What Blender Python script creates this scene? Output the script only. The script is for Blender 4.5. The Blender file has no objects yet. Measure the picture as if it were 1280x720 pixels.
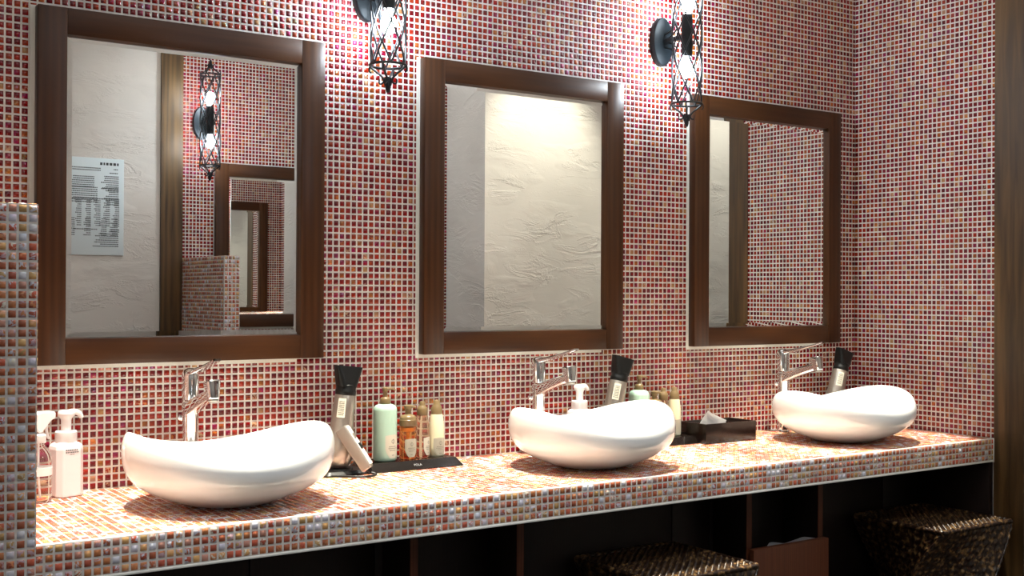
import bpy, bmesh, math, random
import numpy as np
from mathutils import Vector, Matrix

random.seed(7)
rng = np.random.default_rng(11)
SC = bpy.context.scene
COL = SC.collection
R = math.radians

# ------------------------------------------------------------------ camera, world, exposure, room lights
CZ = 0.70                       # height of the counter top
CAMP = Vector((0.0, -2.648, CZ + 0.4382))
FPX = 1457.1
def make_camera():
    yaw, pitch, roll = R(34.388), R(0.267), R(0.283)
    fw = Vector((math.sin(yaw) * math.cos(pitch), math.cos(yaw) * math.cos(pitch), math.sin(pitch)))
    r = Vector((math.cos(yaw), -math.sin(yaw), 0)); up = r.cross(fw)
    r2 = r * math.cos(roll) + up * math.sin(roll)
    u2 = -r * math.sin(roll) + up * math.cos(roll)
    m = Matrix((r2, u2, -fw)).transposed().to_4x4()
    m.translation = CAMP
    cd = bpy.data.cameras.new('camera'); co = bpy.data.objects.new('camera', cd)
    COL.objects.link(co); co.matrix_world = m
    cd.sensor_width = 36; cd.lens = FPX * 36 / 1280; cd.clip_start = .02
    SC.camera = co
    return fw, r2, u2
FW, RT, UP = make_camera()
def project(p):
    d = Vector(p) - CAMP; z = d.dot(FW)
    return 640 + FPX * d.dot(RT) / z, 360 - FPX * d.dot(UP) / z, z

w = bpy.data.worlds.new('world'); SC.world = w; w.use_nodes = True
w.node_tree.nodes['Background'].inputs[0].default_value = (.9, .85, .8, 1)
w.node_tree.nodes['Background'].inputs[1].default_value = .02
SC.view_settings.view_transform = 'Standard'; SC.view_settings.look = 'None'
SC.view_settings.gamma = 1; SC.view_settings.use_curve_mapping = False
SC.view_settings.exposure = -0.2

def spot(loc, target, energy, col, size, blend=.5, rad=.03):
    l = bpy.data.lights.new('downlight', 'SPOT'); l.energy = energy; l.color = col
    l.spot_size = R(size); l.spot_blend = blend; l.shadow_soft_size = rad
    o = bpy.data.objects.new('downlight', l); COL.objects.link(o); o.location = loc
    o.rotation_euler = (Vector(target) - Vector(loc)).to_track_quat('-Z', 'Y').to_euler()
    o['kind'] = 'helper'
def area(loc, sx, sy, energy, col, rot=(0, 0, 0)):
    l = bpy.data.lights.new('fill_light', 'AREA'); l.shape = 'RECTANGLE'; l.size = sx; l.size_y = sy  # unseen fill light, added to brighten the room; no panel hangs there
    l.energy = energy; l.color = col
    o = bpy.data.objects.new('fill_light', l); COL.objects.link(o); o.location = loc; o.rotation_euler = rot
    o['kind'] = 'helper'
WARM = (1.0, .91, .74)
NEUT = (1.0, .92, .80)
COOL = (.90, .95, 1.0)
for lx in (.56, 1.02, 1.48, 1.94, 2.40, 2.84):
    spot((lx, -.335, 2.46), (lx, -.335, .7), 440, (1.0, .94, .77), 26.5, .30, .022)
area((1.5, -1.35, 2.47), 2.2, .6, 10, COOL)
area((4.3, -.9, 2.47), .6, .5, 6, COOL)
spot((2.95, -1.02, 2.46), (2.9, -1.5, 1.2), 70, (1, .97, .80), 66, .7, .03)
spot((3.95, -1.02, 2.46), (3.95, -1.5, 1.0), 34, (1, .97, .80), 66, .7, .03)
for tx in (.95, 1.75, 2.60):
    spot((tx - .25, -1.85, 2.46), (tx, -.54, .58), 58, COOL, 30, .6, .03)
spot((1.55, -2.1, 2.46), (1.5, -2.5, 1.4), 3, NEUT, 80, .7, .03)
area((.2, -3.1, 2.47), 1.2, .6, 17, (.80, .90, 1.0))

# ------------------------------------------------------------------ mesh helpers
def link(name, me, mat=None, parent=None, smooth=None):
    o = bpy.data.objects.new(name, me); COL.objects.link(o)
    if mat is not None and not me.materials: me.materials.append(mat)
    if parent is not None: o.parent = parent
    if smooth is not None:
        me.polygons.foreach_set('use_smooth', [True] * len(me.polygons))
        me.set_sharp_from_angle(angle=R(smooth))
    return o
def from_bm(name, bm, mat, parent=None, smooth=None):
    bmesh.ops.recalc_face_normals(bm, faces=bm.faces[:])
    me = bpy.data.meshes.new(name); bm.to_mesh(me); bm.free()
    return link(name, me, mat, parent, smooth)
def tag(o, label=None, cat=None, group=None, kind=None):
    if label: o['label'] = label
    if cat: o['category'] = cat
    if group: o['group'] = group
    if kind: o['kind'] = kind
    return o
def thing(name, loc, label, cat, group=None, rot=(0, 0, 0)):
    o = bpy.data.objects.new(name, None); COL.objects.link(o); o.location = loc; o.rotation_euler = rot
    o.empty_display_size = .05
    return tag(o, label, cat, group)
def copy_thing(src, loc, label, rot=None, group=None):
    r = src.copy(); COL.objects.link(r); r.location = loc
    if rot is not None: r.rotation_euler = rot
    r['label'] = label
    if group: r['group'] = group
    for ch in list(src.children):
        c = ch.copy(); COL.objects.link(c); c.parent = r
        for g in list(ch.children):
            d = g.copy(); COL.objects.link(d); d.parent = c
    return r
def bx(bm, lo, hi, bev=0.0, seg=2):
    c = [(a + b) / 2 for a, b in zip(lo, hi)]; s = [max(b - a, 1e-5) for a, b in zip(lo, hi)]
    t = bmesh.new()
    bmesh.ops.create_cube(t, size=1, matrix=Matrix.Translation(c) @ Matrix.Diagonal((*s, 1)))
    if bev: bmesh.ops.bevel(t, geom=t.edges[:], offset=bev, segments=seg, affect='EDGES', profile=.5)
    join(bm, t)
def join(bm, t, m=None):
    if m is not None: bmesh.ops.transform(t, matrix=m, verts=t.verts[:])
    vm = {v: bm.verts.new(v.co) for v in t.verts}
    for f in t.faces:
        try: bm.faces.new([vm[v] for v in f.verts])
        except ValueError: pass
    t.free()
def box_obj(name, lo, hi, mat, parent=None, bev=0.0, seg=2):
    bm = bmesh.new(); bx(bm, lo, hi, bev, seg)
    return from_bm(name, bm, mat, parent, 35 if bev else None)
def lathe(bm, prof, n=32, ax=(0, 0, 0), sx=1, sy=1):
    rings = []
    for r, z in prof:
        if r < 1e-6: rings.append([bm.verts.new((ax[0], ax[1], ax[2] + z))])
        else: rings.append([bm.verts.new((ax[0] + sx * r * math.cos(2 * math.pi * k / n), ax[1] + sy * r * math.sin(2 * math.pi * k / n), ax[2] + z)) for k in range(n)])
    for a, b in zip(rings, rings[1:]):
        for k in range(n):
            k2 = (k + 1) % n
            if len(a) == 1 and len(b) == 1: continue
            if len(a) == 1: bm.faces.new((a[0], b[k], b[k2]))
            elif len(b) == 1: bm.faces.new((a[k], a[k2], b[0]))
            else: bm.faces.new((a[k], a[k2], b[k2], b[k]))
    if len(rings[0]) > 1: bm.faces.new(rings[0][::-1])
    if len(rings[-1]) > 1: bm.faces.new(rings[-1])
def loft(bm, rings, cap=True, closed=False):
    rv = [[bm.verts.new(p) for p in r] for r in rings]
    prs = list(zip(rv, rv[1:]))
    if closed: prs.append((rv[-1], rv[0]))
    for a, b in prs:
        n = len(a)
        for k in range(n): bm.faces.new((a[k], a[(k + 1) % n], b[(k + 1) % n], b[k]))
    if cap and not closed: bm.faces.new(rv[0][::-1]); bm.faces.new(rv[-1])
def tube(bm, path, rad, n=6, closed=False):
    P = [Vector(p) for p in path]; m = len(P); rings = []; prev = None
    for i, p in enumerate(P):
        if closed: t = P[(i + 1) % m] - P[i - 1]
        else: t = P[min(i + 1, m - 1)] - P[max(i - 1, 0)]
        t.normalize()
        if prev is None:
            prev = t.orthogonal().normalized()
        prev = (prev - t * prev.dot(t)).normalized(); q = t.cross(prev)
        r = rad(i / (m - 1)) if callable(rad) else rad
        rings.append([p + (prev * math.cos(2 * math.pi * k / n) + q * math.sin(2 * math.pi * k / n)) * r for k in range(n)])
    loft(bm, rings, True, closed)
def bez(a, b, c, d, n=10):
    a, b, c, d = map(Vector, (a, b, c, d)); out = []
    for i in range(n + 1):
        t = i / n; s = 1 - t
        out.append(a * s ** 3 + b * 3 * s * s * t + c * 3 * s * t * t + d * t ** 3)
    return out
def rrect(wx, wy, r, z, n=5, cx=0, cy=0):
    pts = []
    for sx, sy, a0 in ((1, 1, 0), (-1, 1, 90), (-1, -1, 180), (1, -1, 270)):
        for k in range(n):
            a = R(a0 + 90 * k / (n - 1))
            pts.append((cx + sx * (wx / 2 - r) + r * math.cos(a), cy + sy * (wy / 2 - r) + r * math.sin(a), z))
    return pts

# ------------------------------------------------------------------ materials
def new_mat(name):
    m = bpy.data.materials.new(name); m.use_nodes = True
    nt = m.node_tree; b = nt.nodes['Principled BSDF']
    return m, nt, b
def srgb(r, g, b):
    f = lambda c: ((c / 255 + .055) / 1.055) ** 2.4 if c > 10 else c / 255 / 12.92
    return (f(r), f(g), f(b), 1)
def N(nt, t, **kw):
    n = nt.nodes.new(t)
    for k, v in kw.items():
        if isinstance(k, str) and hasattr(n, k): setattr(n, k, v)
    return n
def ramp(nt, stops, interp='LINEAR'):
    n = nt.nodes.new('ShaderNodeValToRGB'); cr = n.color_ramp; cr.interpolation = interp
    while len(cr.elements) > 1: cr.elements.remove(cr.elements[-1])
    cr.elements[0].position = stops[0][0]; cr.elements[0].color = stops[0][1]
    for p, c in stops[1:]:
        e = cr.elements.new(p); e.color = c
    return n
def simple(name, col, rough=.5, metal=0, spec=.5, trans=0, ior=1.45, noise=0, nscale=40, coat=0):
    m, nt, b = new_mat(name)
    b.inputs['Base Color'].default_value = col; b.inputs['Roughness'].default_value = rough
    b.inputs['Metallic'].default_value = metal; b.inputs['Specular IOR Level'].default_value = spec
    b.inputs['Transmission Weight'].default_value = trans; b.inputs['IOR'].default_value = ior
    b.inputs['Coat Weight'].default_value = coat
    if noise:
        tc = N(nt, 'ShaderNodeTexCoord'); nz = N(nt, 'ShaderNodeTexNoise'); nz.inputs['Scale'].default_value = nscale
        nt.links.new(tc.outputs['Object'], nz.inputs['Vector'])
        r = ramp(nt, [(.3, tuple(c * (1 - noise) for c in col[:3]) + (1,)), (.7, tuple(min(1, c * (1 + noise)) for c in col[:3]) + (1,))])
        nt.links.new(nz.outputs['Fac'], r.inputs['Fac']); nt.links.new(r.outputs['Color'], b.inputs['Base Color'])
    return m
P = .0163                      # pitch of the mosaic
def tile_mat(name, stops, marble, marble_stops, rough=.12, film=0, sat=1.06, lo=.62, hi=1.08):
    m, nt, b = new_mat(name); L = nt.links
    geo = N(nt, 'ShaderNodeNewGeometry')
    off = N(nt, 'ShaderNodeVectorMath', operation='SUBTRACT'); off.inputs[1].default_value = (0, 0, CZ)
    L.new(geo.outputs['Position'], off.inputs[0])
    sc = N(nt, 'ShaderNodeVectorMath', operation='SCALE'); sc.inputs['Scale'].default_value = 1 / P
    L.new(off.outputs[0], sc.inputs[0])
    fl = N(nt, 'ShaderNodeVectorMath', operation='FLOOR'); L.new(sc.outputs[0], fl.inputs[0])
    wn = N(nt, 'ShaderNodeTexWhiteNoise', noise_dimensions='3D'); L.new(fl.outputs[0], wn.inputs['Vector'])
    base = ramp(nt, stops, 'CONSTANT'); L.new(wn.outputs['Value'], base.inputs['Fac'])
    sep = N(nt, 'ShaderNodeSeparateColor'); L.new(wn.outputs['Color'], sep.inputs[0])
    # swirl inside the glass of one tile, shifted from tile to tile
    off2 = N(nt, 'ShaderNodeVectorMath', operation='SCALE'); off2.inputs['Scale'].default_value = 9
    L.new(wn.outputs['Color'], off2.inputs[0])
    add = N(nt, 'ShaderNodeVectorMath', operation='ADD'); L.new(geo.outputs['Position'], add.inputs[0]); L.new(off2.outputs[0], add.inputs[1])
    nz = N(nt, 'ShaderNodeTexNoise'); nz.inputs['Scale'].default_value = 75; nz.inputs['Detail'].default_value = 2
    nz.inputs['Distortion'].default_value = 2.0
    L.new(add.outputs[0], nz.inputs['Vector'])
    mr = ramp(nt, [(.47, (0, 0, 0, 1)), (.56, (1, 1, 1, 1))]); L.new(nz.outputs['Fac'], mr.inputs['Fac'])
    second = ramp(nt, marble_stops, 'CONSTANT'); L.new(sep.outputs[1], second.inputs['Fac'])
    lt = N(nt, 'ShaderNodeMath', operation='LESS_THAN'); lt.inputs[1].default_value = marble; L.new(sep.outputs[2], lt.inputs[0])
    mu = N(nt, 'ShaderNodeMath', operation='MULTIPLY'); L.new(mr.outputs['Color'], mu.inputs[0]); L.new(lt.outputs[0], mu.inputs[1])
    mx = N(nt, 'ShaderNodeMix', data_type='RGBA'); L.new(mu.outputs[0], mx.inputs['Factor']); L.new(base.outputs['Color'], mx.inputs['A']); L.new(second.outputs['Color'], mx.inputs['B'])
    hs = N(nt, 'ShaderNodeHueSaturation'); hs.inputs['Saturation'].default_value = sat
    vr = N(nt, 'ShaderNodeMapRange'); vr.inputs['To Min'].default_value = lo; vr.inputs['To Max'].default_value = hi
    L.new(sep.outputs[0], vr.inputs['Value']); L.new(vr.outputs['Result'], hs.inputs['Value']); L.new(mx.outputs['Result'], hs.inputs['Color'])
    L.new(hs.outputs['Color'], b.inputs['Base Color'])
    b.inputs['Roughness'].default_value = rough; b.inputs['IOR'].default_value = 1.52
    if film:
        sel = N(nt, 'ShaderNodeMath', operation='GREATER_THAN'); sel.inputs[1].default_value = .82; L.new(sep.outputs[0], sel.inputs[0])
        fm = N(nt, 'ShaderNodeMath', operation='MULTIPLY'); L.new(sel.outputs[0], fm.inputs[1])
        fr = N(nt, 'ShaderNodeMapRange'); fr.inputs['To Min'].default_value = film * .55; fr.inputs['To Max'].default_value = film * 1.3
        L.new(sep.outputs[1], fr.inputs['Value']); L.new(fr.outputs['Result'], fm.inputs[0]); L.new(fm.outputs[0], b.inputs['Thin Film Thickness'])
        b.inputs['Thin Film IOR'].default_value = 1.68
    return m
M = {}
M['wall_tile'] = tile_mat('red_glass_mosaic',
    [(0, srgb(120, 16, 20)), (.17, srgb(140, 26, 26)), (.36, srgb(106, 12, 20)), (.50, srgb(150, 42, 28)), (.66, srgb(136, 52, 34)), (.80, srgb(142, 74, 42)), (.89, srgb(118, 26, 48)), (.97, srgb(160, 112, 80))],
    .14, [(0, srgb(190, 110, 60)), (.3, srgb(90, 10, 22)), (.6, srgb(150, 40, 80)), (.85, srgb(190, 150, 120))], .09, 430)
M['counter_tile'] = tile_mat('orange_glass_mosaic',
    [(0, srgb(190, 98, 58)), (.2, srgb(202, 122, 66)), (.36, srgb(178, 80, 54)), (.5, srgb(196, 136, 116)), (.62, srgb(186, 146, 88)), (.74, srgb(196, 84, 50)), (.84, srgb(206, 204, 216)), (.92, srgb(208, 156, 92))],
    .42, [(0, srgb(212, 208, 220)), (.35, srgb(216, 138, 84)), (.6, srgb(196, 160, 168)), (.8, srgb(222, 212, 194))], .10, 430, .93, .72, 1.12)
def grout_mat():
    m, nt, b = new_mat('white_grout'); L = nt.links
    g = N(nt, 'ShaderNodeNewGeometry'); nz = N(nt, 'ShaderNodeTexNoise'); nz.inputs['Scale'].default_value = 30; nz.inputs['Detail'].default_value = 5
    L.new(g.outputs['Position'], nz.inputs['Vector'])
    r = ramp(nt, [(.3, srgb(196, 188, 180)), (.7, srgb(226, 221, 214))]); L.new(nz.outputs['Fac'], r.inputs['Fac']); L.new(r.outputs['Color'], b.inputs['Base Color'])
    b.inputs['Roughness'].default_value = .55
    return m
M['grout'] = grout_mat()
def wood_mat(name, c1, c2, scale, rough=.38, rings=6, dist=3, spec=.4):
    m, nt, b = new_mat(name); L = nt.links
    tc = N(nt, 'ShaderNodeTexCoord'); mp = N(nt, 'ShaderNodeMapping'); mp.inputs['Scale'].default_value = scale
    L.new(tc.outputs['Object'], mp.inputs['Vector'])
    nz = N(nt, 'ShaderNodeTexNoise'); nz.inputs['Scale'].default_value = 1; nz.inputs['Detail'].default_value = 6; nz.inputs['Distortion'].default_value = .6
    L.new(mp.outputs[0], nz.inputs['Vector'])
    wv = N(nt, 'ShaderNodeTexWave', wave_type='BANDS', bands_direction='X'); wv.inputs['Scale'].default_value = rings; wv.inputs['Distortion'].default_value = dist
    wv.inputs['Detail'].default_value = 3; wv.inputs['Detail Scale'].default_value = .8
    mp2 = N(nt, 'ShaderNodeMapping'); mp2.inputs['Scale'].default_value = tuple(s / 12 for s in scale); L.new(tc.outputs['Object'], mp2.inputs['Vector'])
    L.new(mp2.outputs[0], wv.inputs['Vector'])
    mx = N(nt, 'ShaderNodeMix', data_type='FLOAT'); mx.inputs['Factor'].default_value = .3
    L.new(nz.outputs['Fac'], mx.inputs['A']); L.new(wv.outputs['Fac'], mx.inputs['B'])
    r = ramp(nt, [(.25, c1), (.75, c2)]); L.new(mx.outputs['Result'], r.inputs['Fac']); L.new(r.outputs['Color'], b.inputs['Base Color'])
    b.inputs['Roughness'].default_value = rough; b.inputs['Specular IOR Level'].default_value = spec
    bp = N(nt, 'ShaderNodeBump'); bp.inputs['Strength'].default_value = .12; bp.inputs['Distance'].default_value = .002
    L.new(nz.outputs['Fac'], bp.inputs['Height']); L.new(bp.outputs[0], b.inputs['Normal'])
    return m
M['frame_v'] = wood_mat('brown_frame_wood_upright', srgb(54, 29, 13), srgb(74, 43, 20), (90, 90, 4), .36, 2.3, 5, .28)
M['frame_h'] = wood_mat('brown_frame_wood_flat', srgb(54, 29, 13), srgb(74, 43, 20), (4, 90, 90), .36, 2.3, 5, .28)
M['post'] = wood_mat('olive_brown_post_wood', srgb(58, 40, 18), srgb(104, 76, 42), (60, 60, 4), .5, 2.2, 14)
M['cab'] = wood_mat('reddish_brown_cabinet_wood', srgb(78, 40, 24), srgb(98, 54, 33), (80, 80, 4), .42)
M['cab_shaded'] = wood_mat('shade_darkened_cabinet_wood', srgb(22, 12, 10), srgb(30, 17, 13), (60, 60, 4), .5)  # cabinet brown darkened to carry the shade under the counter
def plaster(name, c1, c2, strength=.5):
    m, nt, b = new_mat(name); L = nt.links
    g = N(nt, 'ShaderNodeNewGeometry')
    mp = N(nt, 'ShaderNodeMapping'); mp.inputs['Scale'].default_value = (3.2, 3.2, 9); L.new(g.outputs['Position'], mp.inputs['Vector'])
    n1 = N(nt, 'ShaderNodeTexNoise'); n1.inputs['Scale'].default_value = 1.3; n1.inputs['Detail'].default_value = 7; n1.inputs['Roughness'].default_value = .62; n1.inputs['Distortion'].default_value = .7
    L.new(mp.outputs[0], n1.inputs['Vector'])
    rg = ramp(nt, [(.40, (0, 0, 0, 1)), (.47, (.55, .55, .55, 1)), (.5, (.35, .35, .35, 1)), (.7, (.6, .6, .6, 1))]); L.new(n1.outputs['Fac'], rg.inputs['Fac'])
    n2 = N(nt, 'ShaderNodeTexNoise'); n2.inputs['Scale'].default_value = 2.2; n2.inputs['Detail'].default_value = 3
    L.new(g.outputs['Position'], n2.inputs['Vector'])
    r = ramp(nt, [(.35, c1), (.65, c2)]); L.new(n2.outputs['Fac'], r.inputs['Fac']); L.new(r.outputs['Color'], b.inputs['Base Color'])
    mp3 = N(nt, 'ShaderNodeMapping'); mp3.inputs['Scale'].default_value = (2.6, 2.6, 5); mp3.inputs['Location'].default_value = (3.1, .7, 1.9); L.new(g.outputs['Position'], mp3.inputs['Vector'])
    n3 = N(nt, 'ShaderNodeTexNoise'); n3.inputs['Scale'].default_value = 1.5; n3.inputs['Detail'].default_value = 2; L.new(mp3.outputs[0], n3.inputs['Vector'])
    mk = ramp(nt, [(.44, (.12, .12, .12, 1)), (.62, (1, 1, 1, 1))]); L.new(n3.outputs['Fac'], mk.inputs['Fac'])
    ml = N(nt, 'ShaderNodeMath', operation='MULTIPLY'); L.new(rg.outputs['Color'], ml.inputs[0]); L.new(mk.outputs['Color'], ml.inputs[1])
    bp = N(nt, 'ShaderNodeBump'); bp.inputs['Strength'].default_value = strength; bp.inputs['Distance'].default_value = .012
    L.new(ml.outputs[0], bp.inputs['Height']); L.new(bp.outputs[0], b.inputs['Normal'])
    b.inputs['Roughness'].default_value = .85; b.inputs['Specular IOR Level'].default_value = .2
    return m
M['plaster'] = plaster('trowelled_cream_plaster', srgb(206, 199, 190), srgb(220, 213, 204))
M['ceil'] = simple('ceiling_paint', srgb(225, 218, 208), .9, noise=.03, nscale=3)
M['floor'] = simple('dark_stone_floor', srgb(60, 50, 44), .35, noise=.2, nscale=8)
M['mirror'] = simple('silvered_glass', (.93, .95, .95, 1), 0.0, 1.0)
M['chrome'] = simple('polished_chrome', (.88, .89, .90, 1), .04, 1.0)
M['silver'] = simple('brushed_silver_plastic', srgb(168, 160, 151), .32, .85)
M['silver_face'] = simple('pale_silver_plastic', srgb(222, 220, 214), .3, .35)
M['ceramic'] = simple('white_glazed_ceramic', srgb(236, 237, 236), .06, spec=.6, coat=.5)
M['black'] = simple('black_plastic', srgb(13, 13, 13), .36, spec=.35)
M['lacquer'] = simple('black_lacquer', srgb(20, 15, 13), .12, coat=.3)
M['tissue_box'] = wood_mat('dark_lacquered_wood', srgb(20, 12, 9), srgb(28, 17, 13), (4, 80, 80), .22)
M['iron'] = simple('black_wrought_iron', srgb(11, 15, 19), .45, .1, noise=.2, nscale=60)
M['iron_plate'] = simple('dark_teal_iron', srgb(11, 19, 24), .5, .0, spec=.3, noise=.15, nscale=40)
M['white_plastic'] = simple('white_plastic', srgb(238, 234, 234), .3)
M['pink_plastic'] = simple('pinkish_white_plastic', srgb(233, 220, 222), .28)
M['mint'] = simple('mint_plastic', srgb(172, 205, 188), .3)
M['olive'] = simple('olive_brown_plastic', srgb(122, 103, 72), .32)
M['amber'] = simple('amber_clear_plastic', (.85, .42, .16, 1), .04, trans=.92, ior=1.25)
M['tea'] = simple('pale_brown_clear_plastic', (.86, .70, .52, 1), .04, trans=.92, ior=1.2)
M['clear'] = simple('clear_plastic', (.97, .96, .95, 1), .03, trans=.97, ior=1.15)
M['cream'] = simple('cream_plastic', srgb(232, 226, 192), .3)
M['orange_tube'] = simple('orange_pump_tube', srgb(232, 160, 80), .4)
M['label'] = simple('pale_label_paper', srgb(206, 202, 186), .5)
M['label_grey'] = simple('greyish_label_paper', srgb(178, 174, 158), .5)
M['ink'] = simple('grey_print_ink', srgb(112, 108, 100), .6)
M['ink_dark'] = simple('dark_print_ink', srgb(52, 56, 58), .6)
M['silver_ink'] = simple('silver_print_ink', srgb(150, 150, 150), .4)
M['tissue'] = simple('white_tissue_paper', srgb(246, 246, 246), .9)
M['sealant'] = simple('white_sealant', srgb(228, 228, 220), .45)
M['notice'] = simple('pale_notice_board', srgb(214, 224, 226), .35)
M['liner'] = simple('thin_white_liner_film', srgb(220, 225, 232), .25)
def emis(name, col, s):
    m, nt, b = new_mat(name)
    b.inputs['Base Color'].default_value = (.9, .9, .9, 1); b.inputs['Emission Color'].default_value = col; b.inputs['Emission Strength'].default_value = s
    return m
M['bulb'] = emis('lit_bulb_glass', (.80, .91, 1.0, 1), 310)
def wicker_mat():
    m, nt, b = new_mat('glossy_brown_wicker'); L = nt.links
    tc = N(nt, 'ShaderNodeTexCoord'); nz = N(nt, 'ShaderNodeTexNoise'); nz.inputs['Scale'].default_value = 70; nz.inputs['Detail'].default_value = 2
    L.new(tc.outputs['Object'], nz.inputs['Vector'])
    r = ramp(nt, [(.35, srgb(24, 14, 10)), (.52, srgb(42, 26, 17)), (.70, srgb(132, 102, 64))]); L.new(nz.outputs['Fac'], r.inputs['Fac'])  # lightest stop paints golden glints into the strand colour
    L.new(r.outputs['Color'], b.inputs['Base Color']); b.inputs['Roughness'].default_value = .3
    return m
M['wicker'] = wicker_mat()

# ------------------------------------------------------------------ mosaic tiles
TS = P * .745 / 2              # half width of a tile
def tile_geo(u, v, n, jit=.00022):
    # 8 corners of one cushion-edged tile: base ring then top ring
    u, v, n = map(np.array, (u, v, n))
    c = np.array([(-1, -1), (1, -1), (1, 1), (-1, 1)], float)
    base = [u * a * TS + v * b * TS + n * .0002 for a, b in c]
    top = [u * a * TS * .93 + v * b * TS * .93 + n * .0011 for a, b in c]
    return np.array(base + top)
TF = np.array([(4, 5, 6, 7), (0, 1, 5, 4), (1, 2, 6, 5), (2, 3, 7, 6), (3, 0, 4, 7)])
def tiles_mesh(name, centres, u, v, n):
    g = tile_geo(u, v, n); C = np.array(centres, float); k = len(C)
    nn = np.array(n, float)
    V = C[:, None, :] + g[None]
    jt = rng.normal(0, .00008, (k, 4, 1)); jt -= jt.mean(1, keepdims=True)
    V[:, 4:, :] += jt * nn + rng.normal(0, .00014, (k, 1, 3)) * (np.abs(np.array(u)) + np.abs(np.array(v)))
    F = (TF[None] + (np.arange(k) * 8)[:, None, None]).reshape(-1, 4)
    if np.dot(np.cross(u, v), n) < 0: F = F[:, ::-1]
    me = bpy.data.meshes.new(name)
    me.vertices.add(k * 8); me.vertices.foreach_set('co', V.reshape(-1))
    me.loops.add(len(F) * 4); me.loops.foreach_set('vertex_index', F.reshape(-1).astype(np.int32))
    me.polygons.add(len(F)); me.polygons.foreach_set('loop_start', np.arange(len(F), dtype=np.int32) * 4)
    me.update(calc_edges=True)
    return me
def lay_tiles(parent, faces, mat, singles):
    """faces: list of (centres, u, v, n, eligible). The `singles` that show largest become tile objects, the rest one mesh each face."""
    cand = []
    for fi, (C, u, v, n, el) in enumerate(faces):
        if not el: continue
        for ci, c in enumerate(C):
            x, y, z = project(c)
            if 2 < x < 1278 and 2 < y < 718 and el(c, x, y):
                d = (CAMP - Vector(c)).normalized()
                cand.append((-abs(d.dot(Vector(n))) / z ** 2, fi, ci))
    cand.sort(); pick = set((f, c) for _, f, c in cand[:singles])
    loc = parent.location
    for fi, (C, u, v, n, el) in enumerate(faces):
        var = None
        rest = [tuple(Vector(c) - loc) for ci, c in enumerate(C) if (fi, ci) not in pick]
        if rest:
            o = link('mosaic_tiles', tiles_mesh('mosaic_tiles', rest, u, v, n), mat, parent); o['kind'] = 'stuff'
        for ci, c in enumerate(C):
            if (fi, ci) in pick:
                if var is None:
                    var = [tiles_mesh('tile', [(0, 0, 0)], u, v, n) for _ in range(6)]
                    for me in var: me.materials.append(mat)
                o = bpy.data.objects.new('tile', random.choice(var)); COL.objects.link(o); o.parent = parent; o.location = Vector(c) - loc
def grid(i0, i1, j0, j1, f, skip=None):
    out = []
    for i in range(i0, i1):
        for j in range(j0, j1):
            c = f(i, j)
            if skip and skip(c): continue
            out.append(c)
    return out

# ------------------------------------------------------------------ the room
XR, YC, DEP = 3.242, .532, 2.5        # right wall, counter depth, opposite wall
XP = 28 * P                           # right face of the low partition
MW, MZ0, MZ1 = .669, CZ + .2786, CZ + 1.051
MX = (.5655, 1.5167, 2.4674)
OPX = 1.864                           # opposite mirror
def struct(name, lo, hi, mat):
    o = box_obj(name, (0, 0, 0), tuple(b - a for a, b in zip(lo, hi)), mat); o.location = lo
    return tag(o, kind='structure')
struct('floor', (-1.3, -3.7, -.1), (5.4, .2, 0), M['floor'])
struct('ceiling', (-1.3, -3.7, 2.5), (5.4, .2, 2.6), M['ceil'])
wb = struct('wall_back', (-1.3, 0, 0), (5.4, .15, 2.5), M['grout'])
wr = struct('wall_right', (XR, -.622, 0), (XR + .3, 0, 2.5), M['grout'])
struct('wall_left', (-1.4, -3.7, 0), (-1.3, .15, 2.5), M['plaster'])
struct('wall_rear', (-1.3, -3.8, 0), (5.4, -3.7, 2.5), M['plaster'])
struct('wall_far_right', (5.4, -3.8, 0), (5.5, .15, 2.5), M['plaster'])
struct('wall_right_end', (XR + .004, -.640, 0), (XR + .3, -.622, 2.5), M['plaster'])
struct('wall_opposite_plaster', (.35, -DEP - .15, 0), (1.619, -DEP, 2.5), M['plaster'])
wo = struct('wall_opposite', (1.619, -DEP - .15, 0), (2.643, -DEP, 2.5), M['grout'])
struct('wall_alcove', (2.643, -DEP, 0), (4.4, -1.45, 2.5), M['plaster'])
struct('trim_1', (XR - .004, -.632, 0), (XR + .0035, -.534, 2.5), M['post'])
tag(struct('trim_2', (1.619, -DEP, 0), (1.717, -DEP + .012, 2.5), M['post']))
wp = struct('wall_partition', (XP - 5 * P, -.545, 0), (XP, 0, CZ + 36 * P), M['grout'])
wq = struct('wall_partition_opposite', (1.717, -DEP, 0), (1.717 + 4 * P, -DEP + .53, CZ + 36 * P), M['grout'])

def behind(c):
    for x in MX:
        if x + .012 < c[0] < x + MW - .012 and MZ0 + .012 < c[2] < MZ1 - .012: return True
    return XP - 5 * P + .01 < c[0] < XP - .01 and c[2] < CZ + 35.5 * P
hx = lambda i: i * P + P / 2
hz = lambda j: CZ + j * P + P / 2
def seen_back(c, x, y):
    if any(mx - .02 < c[0] < mx + MW + .01 and MZ0 - .02 < c[2] < MZ1 + .01 for mx in MX): return False
    if x < 54 and y > 254: return False
    if 60 < x < 108 and y > 510: return False
    return True
back = grid(14, 199, 0, 92, lambda i, j: (hx(i), 0, hz(j)), behind)
lay_tiles(wb, [(back, (1, 0, 0), (0, 0, 1), (0, -1, 0), seen_back)], M['wall_tile'], 300)
right = grid(0, 33, 0, 92, lambda i, j: (XR, -hx(i), hz(j)), lambda c: c[1] < -.530)
lay_tiles(wr, [(right, (0, 1, 0), (0, 0, 1), (-1, 0, 0), None)], M['wall_tile'], 0)
opp = grid(0, 57, 0, 92, lambda i, j: (1.717 + hx(i), -DEP, hz(j)),
           lambda c: c[0] > 2.635 or (OPX + .02 < c[0] < OPX + MW - .02 and MZ0 + .02 < c[2] < MZ1 - .02))
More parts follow.
